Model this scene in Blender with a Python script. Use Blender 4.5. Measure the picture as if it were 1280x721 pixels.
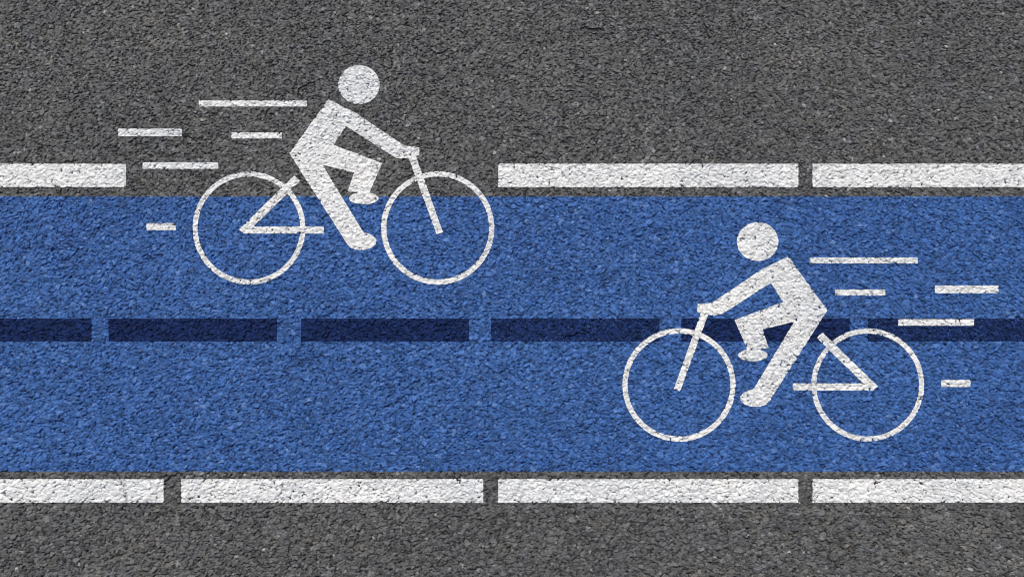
import bpy, math
import numpy as np

# ------------------------------------------------------------------ scene, camera, light
for o in list(bpy.data.objects):
    bpy.data.objects.remove(o)
sc = bpy.context.scene
col = sc.collection

M = 0.004                                   # metres per pixel of a 1280 px wide frame
CAM_H = 5.0
cam_d = bpy.data.cameras.new('camera')
cam = bpy.data.objects.new('camera', cam_d)
col.objects.link(cam)
cam.location = (0, 0, CAM_H)
cam.rotation_euler = (0, 0, 0)              # straight down on the road
cam_d.sensor_width = 36
cam_d.lens = 36 * (CAM_H - 0.006) / (1280 * M)
cam_d.clip_start = 0.05
cam_d.clip_end = 2000
sc.camera = cam

SUN_EL, SUN_AZ = 48.0, -14.0                # azimuth measured from +Y (top of frame) clockwise
w = bpy.data.worlds.new('World')
sc.world = w
w.use_nodes = True
nt = w.node_tree
sky = nt.nodes.new('ShaderNodeTexSky')
sky.sky_type = 'NISHITA'
sky.sun_disc = False
sky.sun_elevation = math.radians(SUN_EL)
sky.sun_rotation = math.radians(SUN_AZ)
nt.links.new(sky.outputs[0], nt.nodes['Background'].inputs[0])
nt.nodes['Background'].inputs[1].default_value = 0.068
sd_ = bpy.data.lights.new('sun', 'SUN')
sd_.energy = 3.9
sd_.angle = math.radians(0.5)
sd_.color = (1.0, 0.953, 0.892)
sun = bpy.data.objects.new('sun', sd_)
col.objects.link(sun)
sun.rotation_euler = (math.radians(90 - SUN_EL), 0, math.radians(180 - SUN_AZ))
sun.location = (0, 0, 4)
sc.view_settings.view_transform = 'Standard'
sc.view_settings.look = 'None'
sc.view_settings.gamma = 1
sc.view_settings.use_curve_mapping = False
sc.view_settings.exposure = 0.0
sc.cycles.pixel_filter_type = 'BLACKMAN_HARRIS'
sc.cycles.filter_width = 1.0

# ------------------------------------------------------------------ materials
def new_mat(name):
    m = bpy.data.materials.new(name)
    m.use_nodes = True
    n = m.node_tree.nodes
    l = m.node_tree.links
    return m, n, l, n['Principled BSDF']

def N(n, t, **kw):
    x = n.new(t)
    for k, v in kw.items():
        if k in x.inputs:
            x.inputs[k].default_value = v
        else:
            setattr(x, k, v)
    return x

def mixc(n, l, mode, fac, a, b):
    m = n.new('ShaderNodeMix'); m.data_type = 'RGBA'; m.blend_type = mode
    for sock, v in ((m.inputs[0], fac), (m.inputs[6], a), (m.inputs[7], b)):
        if hasattr(v, 'links'):
            l.new(v, sock)
        else:
            sock.default_value = v if not isinstance(v, tuple) else (*v, 1)
    return m.outputs[2]

def ramp(n, l, src, stops):
    r = n.new('ShaderNodeValToRGB')
    e = r.color_ramp.elements
    while len(e) < len(stops):
        e.new(0.5)
    for i, (p, c) in enumerate(stops):
        e[i].position = p; e[i].color = (*c, 1)
    l.new(src, r.inputs[0])
    return r.outputs[0]

def coords(n):
    return n.new('ShaderNodeNewGeometry').outputs['Position']

def noise(n, l, vec, scale, detail=3, rough=0.6):
    t = N(n, 'ShaderNodeTexNoise', Scale=scale, Detail=detail, Roughness=rough)
    l.new(vec, t.inputs['Vector'])
    return t.outputs[0]

def micro_bump(n, l, bsdf, vec, strength, scale, dist):
    b = N(n, 'ShaderNodeBump', Strength=strength, Distance=dist)
    l.new(noise(n, l, vec, scale, 2), b.inputs['Height'])
    l.new(b.outputs[0], bsdf.inputs['Normal'])

def chips(n, l, bsdf, vec, lo, hi, scale, strength, dist):
    """fine broken grain on the stones: angular flecks of slightly different tone, with small height steps"""
    wob = N(n, 'ShaderNodeTexNoise', Scale=60.0, Detail=2.0)
    l.new(vec, wob.inputs['Vector'])
    add = N(n, 'ShaderNodeVectorMath', operation='MULTIPLY_ADD')
    l.new(wob.outputs['Color'], add.inputs[0]); add.inputs[1].default_value = (.012, .012, .012); l.new(vec, add.inputs[2])
    v = N(n, 'ShaderNodeTexVoronoi', Scale=scale, Randomness=1.0)
    v.distance = 'CHEBYCHEV'
    l.new(add.outputs[0], v.inputs['Vector'])
    sep = n.new('ShaderNodeSeparateColor'); l.new(v.outputs['Color'], sep.inputs[0])
    mp = N(n, 'ShaderNodeMapRange'); mp.inputs[3].default_value = lo; mp.inputs[4].default_value = hi
    l.new(sep.outputs[0], mp.inputs[0])
    ht = N(n, 'ShaderNodeMath', operation='MULTIPLY_ADD'); l.new(v.outputs['Distance'], ht.inputs[0]); ht.inputs[1].default_value = -1.0; l.new(sep.outputs[1], ht.inputs[2])
    b = N(n, 'ShaderNodeBump', Strength=strength, Distance=dist)
    l.new(ht.outputs[0], b.inputs['Height'])
    l.new(b.outputs[0], bsdf.inputs['Normal'])
    return mp.outputs[0]

def stone_tint(n, l, vec, far):
    """colour of the single stones: from the stone attribute, or cells where the stones are not modelled"""
    if not far:
        return N(n, 'ShaderNodeAttribute', attribute_name='tint').outputs['Color']
    v = N(n, 'ShaderNodeTexVoronoi', Scale=52.0)
    l.new(vec, v.inputs['Vector'])
    return ramp(n, l, v.outputs['Color'], [(0, (.55, .55, .55)), (.7, (1.05, 1.05, 1.03)), (1, (1.7, 1.65, 1.6))])

def far_bump(n, l, bsdf, vec):
    v = N(n, 'ShaderNodeTexVoronoi', Scale=52.0, feature='DISTANCE_TO_EDGE')
    l.new(vec, v.inputs['Vector'])
    r = N(n, 'ShaderNodeMath', operation='MINIMUM'); r.inputs[1].default_value = .25
    l.new(v.outputs['Distance'], r.inputs[0])
    b = N(n, 'ShaderNodeBump', Strength=1.0, Distance=0.02)
    l.new(r.outputs[0], b.inputs['Height'])
    l.new(b.outputs[0], bsdf.inputs['Normal'])

def mat_asphalt(name, far=False):
    m, n, l, b = new_mat(name)
    p = coords(n)
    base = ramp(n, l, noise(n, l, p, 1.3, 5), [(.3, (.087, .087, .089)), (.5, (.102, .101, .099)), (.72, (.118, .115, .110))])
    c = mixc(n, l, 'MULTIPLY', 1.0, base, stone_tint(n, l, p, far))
    hue = ramp(n, l, noise(n, l, p, 9.0, 3), [(.32, (.97, .98, 1.05)), (.5, (1, 1, 1)), (.7, (1.025, 1.005, .965))])
    c = mixc(n, l, 'MULTIPLY', 1.0, c, hue)
    if far:
        far_bump(n, l, b, p)
    else:
        c = mixc(n, l, 'MULTIPLY', 1.0, c, chips(n, l, b, p, .68, 1.32, 140.0, .42, .004))
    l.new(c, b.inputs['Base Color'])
    b.inputs['Roughness'].default_value = 0.62
    b.inputs['Specular IOR Level'].default_value = 0.4
    return m

def mat_coat(name, colr, tint_amount, far=False, rough=.6, wear=None, grain=.3, spec=.35):
    """coloured coating on the stones"""
    m, n, l, b = new_mat(name)
    p = coords(n)
    t = stone_tint(n, l, p, far)
    t0 = t
    t = mixc(n, l, 'DARKEN', 1.0, t, (1.4, 1.4, 1.4))
    t = mixc(n, l, 'MIX', tint_amount, (1, 1, 1), t)
    c = mixc(n, l, 'MULTIPLY', 1.0, colr, t)
    patch = ramp(n, l, noise(n, l, p, 1.5, 5), [(.3, (.86, .88, .91)), (.7, (1.12, 1.10, 1.07))])
    c = mixc(n, l, 'MULTIPLY', 1.0, c, patch)
    if far:
        far_bump(n, l, b, p)
    else:
        c = mixc(n, l, 'MULTIPLY', 1.0, c, chips(n, l, b, p, 1 - grain, 1 + grain, 140.0, .4, .004))
    if wear:                                # coating rubbed thin on the proudest, palest stones
        sepv = n.new('ShaderNodeSeparateColor'); l.new(t0, sepv.inputs[0])
        mr = N(n, 'ShaderNodeMapRange'); mr.inputs[1].default_value = 1.22; mr.inputs[2].default_value = 1.9; mr.inputs[4].default_value = .6
        l.new(sepv.outputs[1], mr.inputs[0])
        c = mixc(n, l, 'MIX', mr.outputs[0], c, (.135, .225, .42))
        f = ramp(n, l, noise(n, l, p, 55.0, 3), [(.66, (0, 0, 0)), (.74, (1, 1, 1))])
        c = mixc(n, l, 'MIX', f, c, mixc(n, l, 'MULTIPLY', 1.0, wear, t))
    l.new(c, b.inputs['Base Color'])
    b.inputs['Roughness'].default_value = rough
    b.inputs['Specular IOR Level'].default_value = spec
    return m

BLUE, NAVY, WHITE = (.036, .108, .312), (.0070, .020, .085), (.725, .722, .712)
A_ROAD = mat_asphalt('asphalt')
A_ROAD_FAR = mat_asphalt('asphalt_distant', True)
A_BLUE = mat_coat('blue_lane_coating', BLUE, .8, wear=(.046, .122, .31), grain=.28)
A_BLUE_FAR = mat_coat('blue_lane_coating_distant', BLUE, .85, True)
A_NAVY = mat_coat('dark_blue_line_paint', NAVY, .8, spec=.15, rough=.75)
A_NAVY_FAR = mat_coat('dark_blue_line_paint_distant', NAVY, .9, True)
A_WHITE = mat_coat('white_road_paint', WHITE, .34, rough=.6, grain=.12)
A_WHITE_FAR = mat_coat('white_road_paint_distant', WHITE, .16, True, rough=.5)

# ------------------------------------------------------------------ the relief of the asphalt: crushed stones set in bitumen
rng = np.random.default_rng(7)
f4 = np.float32
def stone_size(y):                          # the stones are a little coarser towards the lower verge
    return 0.0124 - 0.0013 * y
SV = 0.84                                   # stones lie a little flat along the road
_yy = np.linspace(-4, 4, 4001)
_vv = np.concatenate([[0], np.cumsum((_yy[1:] - _yy[:-1]) / (SV * stone_size(.5 * (_yy[1:] + _yy[:-1]))))])
NU, NV = 900, 900
U0 = NU / 2
V0 = NV / 2 - np.interp(0, _yy, _vv)
NS = 5
S_cx = rng.uniform(.06, .94, (NU, NV)).astype(f4)
S_cy = rng.uniform(.06, .94, (NU, NV)).astype(f4)
S_r = rng.choice([.30, .42, .55, .74, .95], (NU, NV), p=[.24, .30, .26, .15, .05]).astype(f4) * rng.uniform(.9, 1.1, (NU, NV)).astype(f4)
S_top = (rng.normal(.0, .14, (NU, NV)) + .10 * (S_r - .5)).astype(f4)
S_tx = rng.normal(0, .16, (NU, NV)).astype(f4)
S_ty = rng.normal(0, .16, (NU, NV)).astype(f4)
_ph = rng.uniform(0, 2 * math.pi, (NU, NV))
S_dir, S_d, S_m = [], [], []
_el = rng.uniform(0, math.pi, (NU, NV)); _ek = rng.uniform(0, .32, (NU, NV))
for k in range(NS):
    a = _ph + (k + rng.uniform(-.42, .42, (NU, NV))) * 2 * math.pi / NS
    S_dir.append((np.cos(a).astype(f4), np.sin(a).astype(f4)))
    S_d.append((S_r * rng.uniform(.78, 1.12, (NU, NV)) * (1 + _ek * np.cos(2 * (a - _el)))).astype(f4))
    S_m.append(rng.uniform(1.6, 4.6, (NU, NV)).astype(f4))
# stone colours
_g = np.clip(rng.normal(1.0, .27, (NU, NV)), .45, 1.7)
_pick = rng.random((NU, NV))
_g = np.where(_pick > .968, _g * 1.7, _g)
_g = np.where(_pick > .995, _g * 1.7, _g)
_g = np.where(_pick < .06, _g * .62, _g)
_h = rng.normal(0, .020, (NU, NV))
_h = np.where((_pick > .60) & (_pick < .63), .075, _h)
S_rgb = np.stack([_g * (1 + _h), _g * (1 + _h * .15), _g * (1 - _h)], -1).astype(f4)
BINDER = np.array([.26, .26, .27], f4)

def relief(x, y):
    """height (m) and stone tint at points of the road"""
    s = stone_size(y)
    u = (x / s + U0).astype(f4)
    v = (np.interp(y, _yy, _vv) + V0).astype(f4)
    # irregular outlines
    u = u + .10 * np.sin(2.9 * v + 1.7 * u).astype(f4)
    v = v + .10 * np.sin(3.1 * u - 1.3 * v).astype(f4)
    iu = np.floor(u).astype(np.int32); iv = np.floor(v).astype(np.int32)
    bed = (-.62 + .05 * np.sin(5.1 * u) * np.sin(4.7 * v)).astype(f4)
    best = bed.copy()
    owner = np.full(u.shape, -1, np.int32)
    for du in (-1, 0, 1):
        for dv in (-1, 0, 1):
            ju = np.clip(iu + du, 0, NU - 1); jv = np.clip(iv + dv, 0, NV - 1)
            idx = ju * NV + jv
            px = u - ju - S_cx.ravel()[idx]
            py = v - jv - S_cy.ravel()[idx]
            top = S_top.ravel()[idx]
            z = top + S_tx.ravel()[idx] * px + S_ty.ravel()[idx] * py
            for k in range(NS):
                d = S_dir[k][0].ravel()[idx] * px + S_dir[k][1].ravel()[idx] * py
                z = np.minimum(z, top + S_m[k].ravel()[idx] * (S_d[k].ravel()[idx] - d))
            win = z > best
            best = np.where(win, z, best)
            owner = np.where(win, idx, owner)
    tint = np.where((owner >= 0)[..., None], S_rgb.reshape(-1, 3)[np.maximum(owner, 0)], BINDER)
    return (best * s).astype(np.float64), tint.astype(f4)

# short hairline cracks; the first runs through the white dash at lower left
CRACKS = [[((px - 640) * M, (360.5 - py) * M) for px, py in ((142, 587), (147, 594), (150, 601), (155, 606), (155, 614), (158, 622), (157, 629))]]
for _k in range(22):
    _x, _y, _a = rng.uniform(-2.5, 2.5), rng.uniform(-1.4, 1.4), rng.choice([0, math.pi]) + rng.normal(0, .5)
    _pts = [(_x, _y)]
    for _j in range(rng.integers(3, 9)):
        _b = _a + rng.normal(0, .6); _l = rng.uniform(.012, .028)
        _x += _l * math.cos(_b); _y += _l * math.sin(_b); _pts.append((_x, _y))
    CRACKS.append(_pts)
FINE = 0.0037
GAP = 2                                      # ring is GAP times coarser
def make_grid(x0, x1, y0, y1, d):
    nx = int(round((x1 - x0) / d)) + 1; ny = int(round((y1 - y0) / d)) + 1
    X, Y = np.meshgrid(x0 + d * np.arange(nx), y0 + d * np.arange(ny))
    H, T = relief(X, Y)
    for pts in CRACKS:
        for (ax, ay), (bx, by) in zip(pts[:-1], pts[1:]):
            i0 = max(0, int((min(ax, bx) - .02 - x0) / d)); i1 = min(nx, int((max(ax, bx) + .02 - x0) / d) + 1)
            j0 = max(0, int((min(ay, by) - .02 - y0) / d)); j1 = min(ny, int((max(ay, by) + .02 - y0) / d) + 1)
            if i1 <= i0 or j1 <= j0:
                continue
            x, y = X[j0:j1, i0:i1], Y[j0:j1, i0:i1]
            ex, ey = bx - ax, by - ay
            t = np.clip(((x - ax) * ex + (y - ay) * ey) / (ex * ex + ey * ey), 0, 1)
            q = np.hypot(x - ax - t * ex, y - ay - t * ey)
            near = q < .0032
            H[j0:j1, i0:i1] = np.where(near, np.minimum(H[j0:j1, i0:i1], -.007), H[j0:j1, i0:i1])
            T[j0:j1, i0:i1][near] = BINDER
    P = np.pad(H, 1, mode='edge')
    B = sum(P[a:a + ny, b:b + nx] for a in range(3) for b in range(3)) / 9
    return dict(x0=x0, y0=y0, d=d, X=X, Y=Y, H=H, T=T, B=B, nx=nx, ny=ny)
DX = FINE * 2 * 354; DY = FINE * 2 * 202                # half size of the fine field (2.62 x 1.50 m)
RX = DX + FINE * 2 * 64; RY = DY + FINE * 2 * 64       # half size with the coarser surround
G_fine = make_grid(-DX, DX, -DY, DY, FINE)
G_ring = make_grid(-RX, RX, -RY, RY, FINE * GAP)
H_Q = np.quantile(G_fine['H'] / stone_size(G_fine['Y']), [.02, .05, .1, .5])

def grid_tris(g, i0, i1, j0, j1):
    """vertex block and triangles of grid cells [i0,i1) x [j0,j1); alternating diagonals"""
    X = g['X'][j0:j1 + 1, i0:i1 + 1]
    ny, nx = X.shape
    idx = np.arange(nx * ny).reshape(ny, nx)
    a, b, c, d = idx[:-1, :-1].ravel(), idx[:-1, 1:].ravel(), idx[1:, 1:].ravel(), idx[1:, :-1].ravel()
    par = ((np.arange(ny - 1)[:, None] + np.arange(nx - 1)[None]) % 2).ravel().astype(bool)
    t1 = np.where(par[:, None], np.stack([a, b, c], 1), np.stack([a, b, d], 1))
    t2 = np.where(par[:, None], np.stack([a, c, d], 1), np.stack([b, c, d], 1))
    sl = (slice(j0, j1 + 1), slice(i0, i1 + 1))
    cellx = (g['X'][j0:j1, i0:i1] + g['d'] / 2).ravel(); celly = (g['Y'][j0:j1, i0:i1] + g['d'] / 2).ravel()
    return sl, t1, t2, cellx, celly

def clip(V, A, T, f):
    """keep the part of a triangle mesh where f < 0 (edges cut on the zero line)"""
    ins = f < 0
    n = ins[T].sum(1)
    full = T[n == 3]
    newT = [full]; nv = len(V); addV = []; addA = []
    def cut(p, q):
        t = (f[p] / (f[p] - f[q]))[:, None]
        addV.append(V[p] + t * (V[q] - V[p])); addA.append(A[p] + t.astype(f4) * (A[q] - A[p]))
    for cnt in (1, 2):
        S = T[n == cnt]
        if not len(S):
            continue
        odd = ins[S] if cnt == 1 else ~ins[S]
        k = odd.argmax(1); r = np.arange(len(S))
        a, b, c = S[r, k], S[r, (k + 1) % 3], S[r, (k + 2) % 3]
        base = nv + sum(len(x) for x in addV)
        cut(a, b); cut(a, c)
        p = base + np.arange(len(S)); q = p + len(S)
        if cnt == 1:
            newT.append(np.stack([a, p, q], 1))
        else:
            newT.append(np.stack([p, b, c], 1)); newT.append(np.stack([p, c, q], 1))
    V = np.concatenate([V] + addV); A = np.concatenate([A] + addA); T = np.concatenate(newT)
    used, inv = np.unique(T, return_inverse=True)
    return V[used], A[used], inv.reshape(-1, 3)

def patch(field, bbox, zmode, pits=None, keep=None):
    """piece of the relief where field(px, py) < 0, from the fine field and, past its edge, the coarse surround"""
    out = []
    for gi, g in enumerate((G_fine, G_ring)):
        d = g['d']
        i0 = max(0, int((bbox[0] - g['x0']) / d) - 2); i1 = min(g['nx'] - 1, int((bbox[1] - g['x0']) / d) + 3)
        j0 = max(0, int((bbox[2] - g['y0']) / d) - 2); j1 = min(g['ny'] - 1, int((bbox[3] - g['y0']) / d) + 3)
        if i1 <= i0 or j1 <= j0:
            continue
        sl, t1, t2, cx, cy = grid_tris(g, i0, i1, j0, j1)
        X, Y, H, B = g['X'][sl], g['Y'][sl], g['H'][sl], g['B'][sl]
        if zmode == 'road':
            Z = H
        elif zmode == 'lane':
            Z = np.maximum(H, .7 * H + .3 * B) + .0003
        elif zmode == 'line':
            Z = np.maximum(H, .6 * H + .4 * B) + .0008
        else:
            Z = np.maximum(H, .35 * H + .65 * B) + .0014
        V = np.stack([X.ravel(), Y.ravel(), Z.ravel()], 1); A = g['T'][sl].reshape(-1, 3)
        f = field(X / M + 640, 360.5 - Y / M).ravel() * M
        if pits is not None:
            f = np.maximum(f, (pits - (H / stone_size(Y)).ravel()) * .0124)
        ok = np.ones(len(cx), bool)
        if gi == 1:
            ok &= ~((np.abs(cx) < DX) & (np.abs(cy) < DY))
        if keep is not None:
            ok &= keep(cx, cy)
        T = np.concatenate([t1[ok], t2[ok]])
        if not len(T):
            continue
        out.append(clip(V, A, T, f))
    if not out:
        return None
    off = 0; Vs, As, Ts = [], [], []
    for V, A, T in out:
        Vs.append(V); As.append(A); Ts.append(T + off); off += len(V)
    V, A, T = np.concatenate(Vs), np.concatenate(As), np.concatenate(Ts)
    return (V, A, T) if len(T) else None

def mesh_obj(name, data, mats, parent=None, extra=None):
    """one mesh object; extra = list of flat quads [(x0,x1,y0,y1,z)] in the second material, beyond the modelled relief"""
    if data is None:
        V, A, T = np.zeros((0, 3)), np.zeros((0, 3), f4), np.zeros((0, 3), int)
    else:
        V, A, T = data
    nrel = len(T)
    if extra:
        for (x0, x1, y0, y1, z) in extra:
            b = len(V)
            V = np.concatenate([V, [[x0, y0, z], [x1, y0, z], [x1, y1, z], [x0, y1, z]]])
            A = np.concatenate([A, np.ones((4, 3), f4)])
            T = np.concatenate([T, [[b, b + 1, b + 2], [b, b + 2, b + 3]]])
    me = bpy.data.meshes.new(name)
    me.vertices.add(len(V)); me.vertices.foreach_set('co', V.astype(f4).ravel())
    me.loops.add(len(T) * 3); me.loops.foreach_set('vertex_index', T.astype(np.int32).ravel())
    me.polygons.add(len(T))
    me.polygons.foreach_set('loop_start', np.arange(0, len(T) * 3, 3, dtype=np.int32))
    me.polygons.foreach_set('loop_total', np.full(len(T), 3, np.int32))
    if extra and nrel < len(T):
        mi = np.zeros(len(T), np.int32); mi[nrel:] = 1
        me.materials.append(mats[0]); me.materials.append(mats[1])
        me.polygons.foreach_set('material_index', mi)
    else:
        me.materials.append(mats[0])
    at = me.attributes.new('tint', 'FLOAT_COLOR', 'POINT')
    at.data.foreach_set('color', np.concatenate([A, np.ones((len(A), 1), f4)], 1).ravel())
    me.update(calc_edges=True)
    me.shade_flat()
    o = bpy.data.objects.new(name, me)
    col.objects.link(o)
    o.parent = parent
    return o

def tag(o, label=None, cat=None, group=None, kind=None):
    for k, v in (('label', label), ('category', cat), ('group', group), ('kind', kind)):
        if v:
            o[k] = v
    return o

# ------------------------------------------------------------------ outlines (in frame pixels, 1 px = 4 mm, y down)
def rect(x0, x1, y0, y1):
    def f(x, y):
        qx = np.abs(x - (x0 + x1) / 2) - (x1 - x0) / 2; qy = np.abs(y - (y0 + y1) / 2) - (y1 - y0) / 2
        return np.maximum(qx, qy)
    return f, (x0, x1, y0, y1)

def ellipse(cx, cy, rx, ry):
    def f(x, y):
        k = np.sqrt(((x - cx) / rx) ** 2 + ((y - cy) / ry) ** 2)
        return (k - 1) * min(rx, ry)
    return f, (cx - rx, cx + rx, cy - ry, cy + ry)

def ring(cx, cy, r0, r1):
    def f(x, y):
        return np.abs(np.hypot(x - cx, y - cy) - (r0 + r1) / 2) - (r1 - r0) / 2
    return f, (cx - r1, cx + r1, cy - r1, cy + r1)

def poly(pts):
    P = np.array(pts, float)
    def f(x, y):
        d = np.full(x.shape, 1e9); s = np.zeros(x.shape, bool)
        for (ax, ay), (bx, by) in zip(P, np.roll(P, -1, 0)):
            ex, ey = bx - ax, by - ay
            t = np.clip(((x - ax) * ex + (y - ay) * ey) / (ex * ex + ey * ey), 0, 1)
            d = np.minimum(d, (x - ax - t * ex) ** 2 + (y - ay - t * ey) ** 2)
            cr = ((ay > y) != (by > y))
            if by != ay:
                s ^= cr & (x < (bx - ax) * (y - ay) / (by - ay) + ax)
        d = np.sqrt(d)
        return np.where(s, -d, d)
    return f, (P[:, 0].min(), P[:, 0].max(), P[:, 1].min(), P[:, 1].max())

def union(*sh):
    b = np.array([s[1] for s in sh])
    return (lambda x, y: np.minimum.reduce([s[0](x, y) for s in sh])), (b[:, 0].min(), b[:, 1].max(), b[:, 2].min(), b[:, 3].max())

def minus(a, *bs):
    return (lambda x, y: np.maximum.reduce([a[0](x, y)] + [-b[0](x, y) for b in bs])), a[1]

def flip(s):                                  # the second cyclist is the first one mirrored and moved
    b = s[1]
    return (lambda x, y: s[0](1396 - x, y - 196)), (1396 - b[1], 1396 - b[0], b[2] + 196, b[3] + 196)

def ragged(s, amp):
    def f(x, y):
        r = np.sin(x * 1.31 + 2.1 * np.sin(y * .77)) + np.sin(y * 1.47 + 1.9 * np.sin(x * .63)) + np.sin(x * .53 - y * .61)
        return s[0](x, y) + amp * r / 2
    return f, s[1]

def to_m(b):
    return ((b[0] - 640) * M, (b[1] - 640) * M, (360.5 - b[3]) * M, (360.5 - b[2]) * M)

def paint(name, shape, mats, zmode, pits, parent=None, amp=.2, extra=None):
    s = ragged(shape, amp)
    return mesh_obj(name, patch(s[0], to_m(shape[1]), zmode, pits), mats, parent, extra)

# ------------------------------------------------------------------ the road and the blue cycle lane
LANE_T, LANE_B = 245.5, 589.2
FAR = 400.0
yT, yB = (360.5 - LANE_T) * M, (360.5 - LANE_B) * M
ZF = -.001
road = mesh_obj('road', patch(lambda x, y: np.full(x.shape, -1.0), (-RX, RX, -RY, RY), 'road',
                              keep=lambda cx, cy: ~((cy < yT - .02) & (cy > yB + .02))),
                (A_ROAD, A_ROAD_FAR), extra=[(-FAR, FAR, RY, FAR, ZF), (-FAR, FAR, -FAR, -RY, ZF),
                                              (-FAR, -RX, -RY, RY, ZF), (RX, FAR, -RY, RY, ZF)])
tag(road, 'dark grey asphalt road of coarse crushed stones', kind='structure')
lane = paint('cycle_lane', rect(-2000, 3280, LANE_T, LANE_B), (A_BLUE, A_BLUE_FAR), 'lane', None, amp=.7,
             extra=[(-FAR, -RX, yB, yT, ZF + .003), (RX, FAR, yB, yT, ZF + .003)])
tag(lane, 'bright blue coated cycle lane running across the grey asphalt', kind='structure')

def dash(name, x0, x1, y0, y1, mats, zmode, pits, label, cat, group):
    """one painted bar; what lies past the modelled relief is a flat sheet"""
    X0, X1, Y0, Y1 = to_m((x0, x1, y0, y1))
    ext = []
    z = ZF + (.005 if zmode == 'line' else .007)
    if X0 < -RX:
        ext.append((X0, min(X1, -RX), Y0, Y1, z))
    if X1 > RX:
        ext.append((max(X0, RX), X1, Y0, Y1, z))
    if X1 <= -RX or X0 >= RX:
        o = mesh_obj(name, None, (mats[1], mats[1]), None, ext)
    else:
        o = paint(name, rect(x0, x1, y0, y1), mats, zmode, pits, extra=ext)
    return tag(o, label, cat, group)

P_WHITE, P_NAVY = H_Q[1], H_Q[0]
WM, NM = (A_WHITE, A_WHITE_FAR), (A_NAVY, A_NAVY_FAR)
GU, GL, GC = 'white dashes above the blue lane', 'white dashes below the blue lane', 'dark blue dashes along the middle of the blue lane'
for x0, x1, lab in ((-174, 157, 'short white dash above the blue lane, cut by the left picture edge'),
                    (622.7, 998.3, 'long white dash above the blue lane, right of the upper cyclist\'s front wheel'),
                    (1016, 1394, 'white dash above the blue lane, cut by the right picture edge')):
    dash('edge_line', x0, x1, 204.7, 233.8, WM, 'white', P_WHITE, lab, 'edge line', GU)
for x0, x1, lab in ((-174, 204.2, 'white dash below the blue lane, cut by the left picture edge'),
                    (226, 604, 'white dash below the blue lane, second from the left'),
                    (622.7, 998.3, 'white dash below the blue lane, under the lower cyclist\'s front wheel'),
                    (1016, 1394, 'white dash below the blue lane, cut by the right picture edge')):
    dash('edge_line', x0, x1, 598.6, 627.9, WM, 'white', P_WHITE, lab, 'edge line', GL)
NAVIES = ((-97, 114, 'dark blue dash cut by the left picture edge'),
          (135, 346, 'dark blue dash directly below the upper cyclist\'s rear wheel'),
          (376, 586.3, 'dark blue dash directly below the upper cyclist\'s feet and front wheel'),
          (613.6, 824.5, 'dark blue dash ending at the lower cyclist\'s front wheel'),
          (851.8, 1062.8, 'dark blue dash crossed by the lower cyclist\'s legs'),
          (1085.2, 1296, 'dark blue dash at the right picture edge, crossed by a rear wheel and speed line'))
for x0, x1, lab in NAVIES:
    dash('centre_line', x0, x1, 398, 426.7, NM, 'line', P_NAVY, lab, 'centre line', GC)
# the same lines go on along the road past the frame
ORD = ('', 'first', 'second', 'third', 'fourth', 'fifth')
for k in range(1, 4):
    for side, nm in ((-1, 'left'), (1, 'right')):
        ox = -174 - 396.4 * k if side < 0 else 1016 + 396.4 * k
        for (y0, y1, g, ww) in ((204.7, 233.8, GU, 'above'), (598.6, 627.9, GL, 'below')):
            dash('edge_line', ox, ox + 378, y0, y1, WM, 'white', P_WHITE,
                 '%s white dash %s the blue lane outside the %s picture edge' % (ORD[k], ww, nm), 'edge line', g + ', past the %s edge' % nm)
for k in range(1, 6):
    for side, nm in ((-1, 'left'), (1, 'right')):
        ox = -97 - 238 * k if side < 0 else 1085.2 + 238 * k
        dash('centre_line', ox, ox + 211, 398, 426.7, NM, 'line', P_NAVY,
             '%s dark blue dash on the lane outside the %s picture edge' % (ORD[k], nm), 'centre line', GC + ', past the %s edge' % nm)

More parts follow.
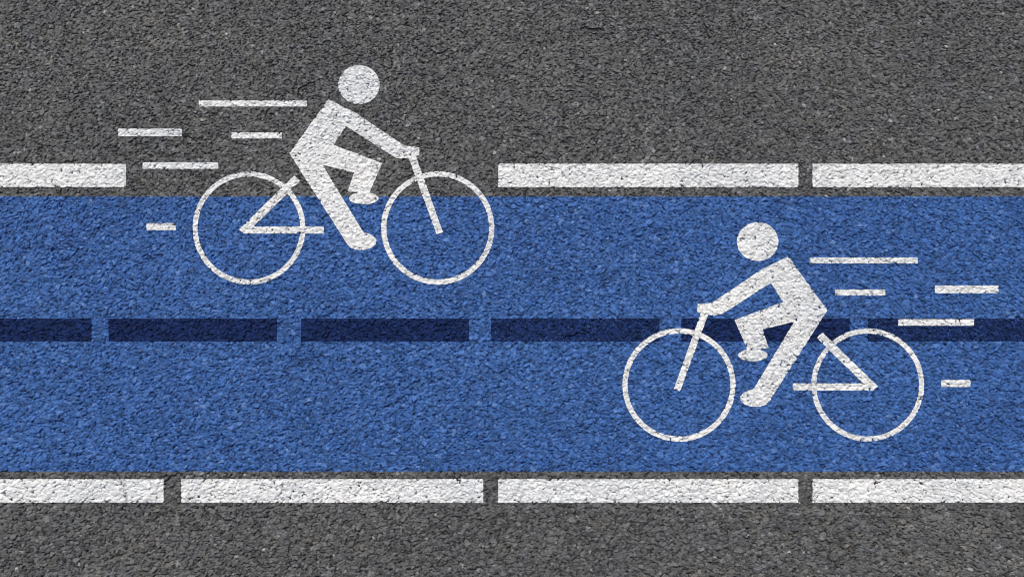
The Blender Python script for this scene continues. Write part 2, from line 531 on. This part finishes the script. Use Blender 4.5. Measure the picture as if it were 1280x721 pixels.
# ------------------------------------------------------------------ the two painted cyclists
def cyclist_shapes():
    head = ellipse(448.6, 105.9, 25.9, 24.3)
    body = union(
        poly([(410.3, 124.3), (444, 140.8), (505, 182), (505, 198), (501, 198.3), (495, 197), (488.6, 193.6), (432.4, 157.6), (416.8, 181.2),
              (477.6, 204.0), (461.4, 241), (434.5, 239.4), (442.4, 215.6), (402.9, 206.0), (453.8, 290.0),
              (460, 291.6), (466.5, 294.8), (470.4, 299.5), (469.5, 305.5), (464.5, 309.6), (455.5, 312.2), (445, 312.2), (438.5, 309.8), (433.6, 304.8),
              (361.4, 191.5)]),
        ellipse(454.6, 247.8, 18.4, 7.6))
    bar = minus(poly([(500, 181.8), (524.0, 184.0), (524.3, 193.6), (513, 197.0), (500, 198.2)]), body)
    fork = minus(poly([(509.4, 194), (519.4, 194), (553.6, 290.2), (545.8, 293.0)]), bar, body)
    fw = minus(ring(547.1, 285.0, 64.2, 70.8), fork, body)
    stay = union(poly([(298.2, 286.9), (367.4, 219.4), (374.9, 226.2), (316.6, 283.0), (305.5, 292.4)]),
                 poly([(302, 283.0), (404.8, 283.0), (404.8, 291.9), (303.5, 291.9)]))
    rw = minus(ring(310.9, 285.0, 64.2, 70.6), stay, body)
    return [('rider_head', head), ('rider_body', body), ('handlebar', bar), ('front_fork', fork), ('front_wheel', fw), ('frame', stay), ('rear_wheel', rw)]

def cyclist(mirror, label):
    root = bpy.data.objects.new('cyclist_marking', None)
    root.empty_display_size = .1
    col.objects.link(root)
    for nm, s in cyclist_shapes():
        paint(nm, flip(s) if mirror else s, WM, 'white', P_WHITE, root, amp=.15)
    tag(root, label, 'cyclist symbol', 'painted cyclist symbols')
    return root
cyclist(False, 'white painted cyclist symbol riding right, half above the blue lane\'s upper edge')
cyclist(True, 'white painted cyclist symbol riding left, wholly within the blue lane')

SPEED = [((248.3, 383.5, 125.7, 133.2), 'long topmost white speed line behind the %s cyclist\'s back'),
         ((147.2, 226.9, 160.8, 170.3), 'white speed line farthest from the %s cyclist, below the topmost speed line'),
         ((288.9, 352.0, 165.7, 173.2), 'short white speed line nearest the %s cyclist\'s hip'),
         ((177.8, 272.5, 202.8, 211.0), 'white speed line just above the %s cyclist\'s rear wheel'),
         ((182.6, 219.1, 278.8, 287.6), 'shortest white speed line, behind the %s cyclist\'s rear wheel at hub height')]
for mirror, who in ((False, 'upper'), (True, 'lower')):
    for r, lab in SPEED:
        s = rect(*r)
        o = paint('speed_line', flip(s) if mirror else s, WM, 'white', P_WHITE, amp=.15)
        tag(o, lab % who, 'speed line', 'speed lines behind the %s cyclist' % who)
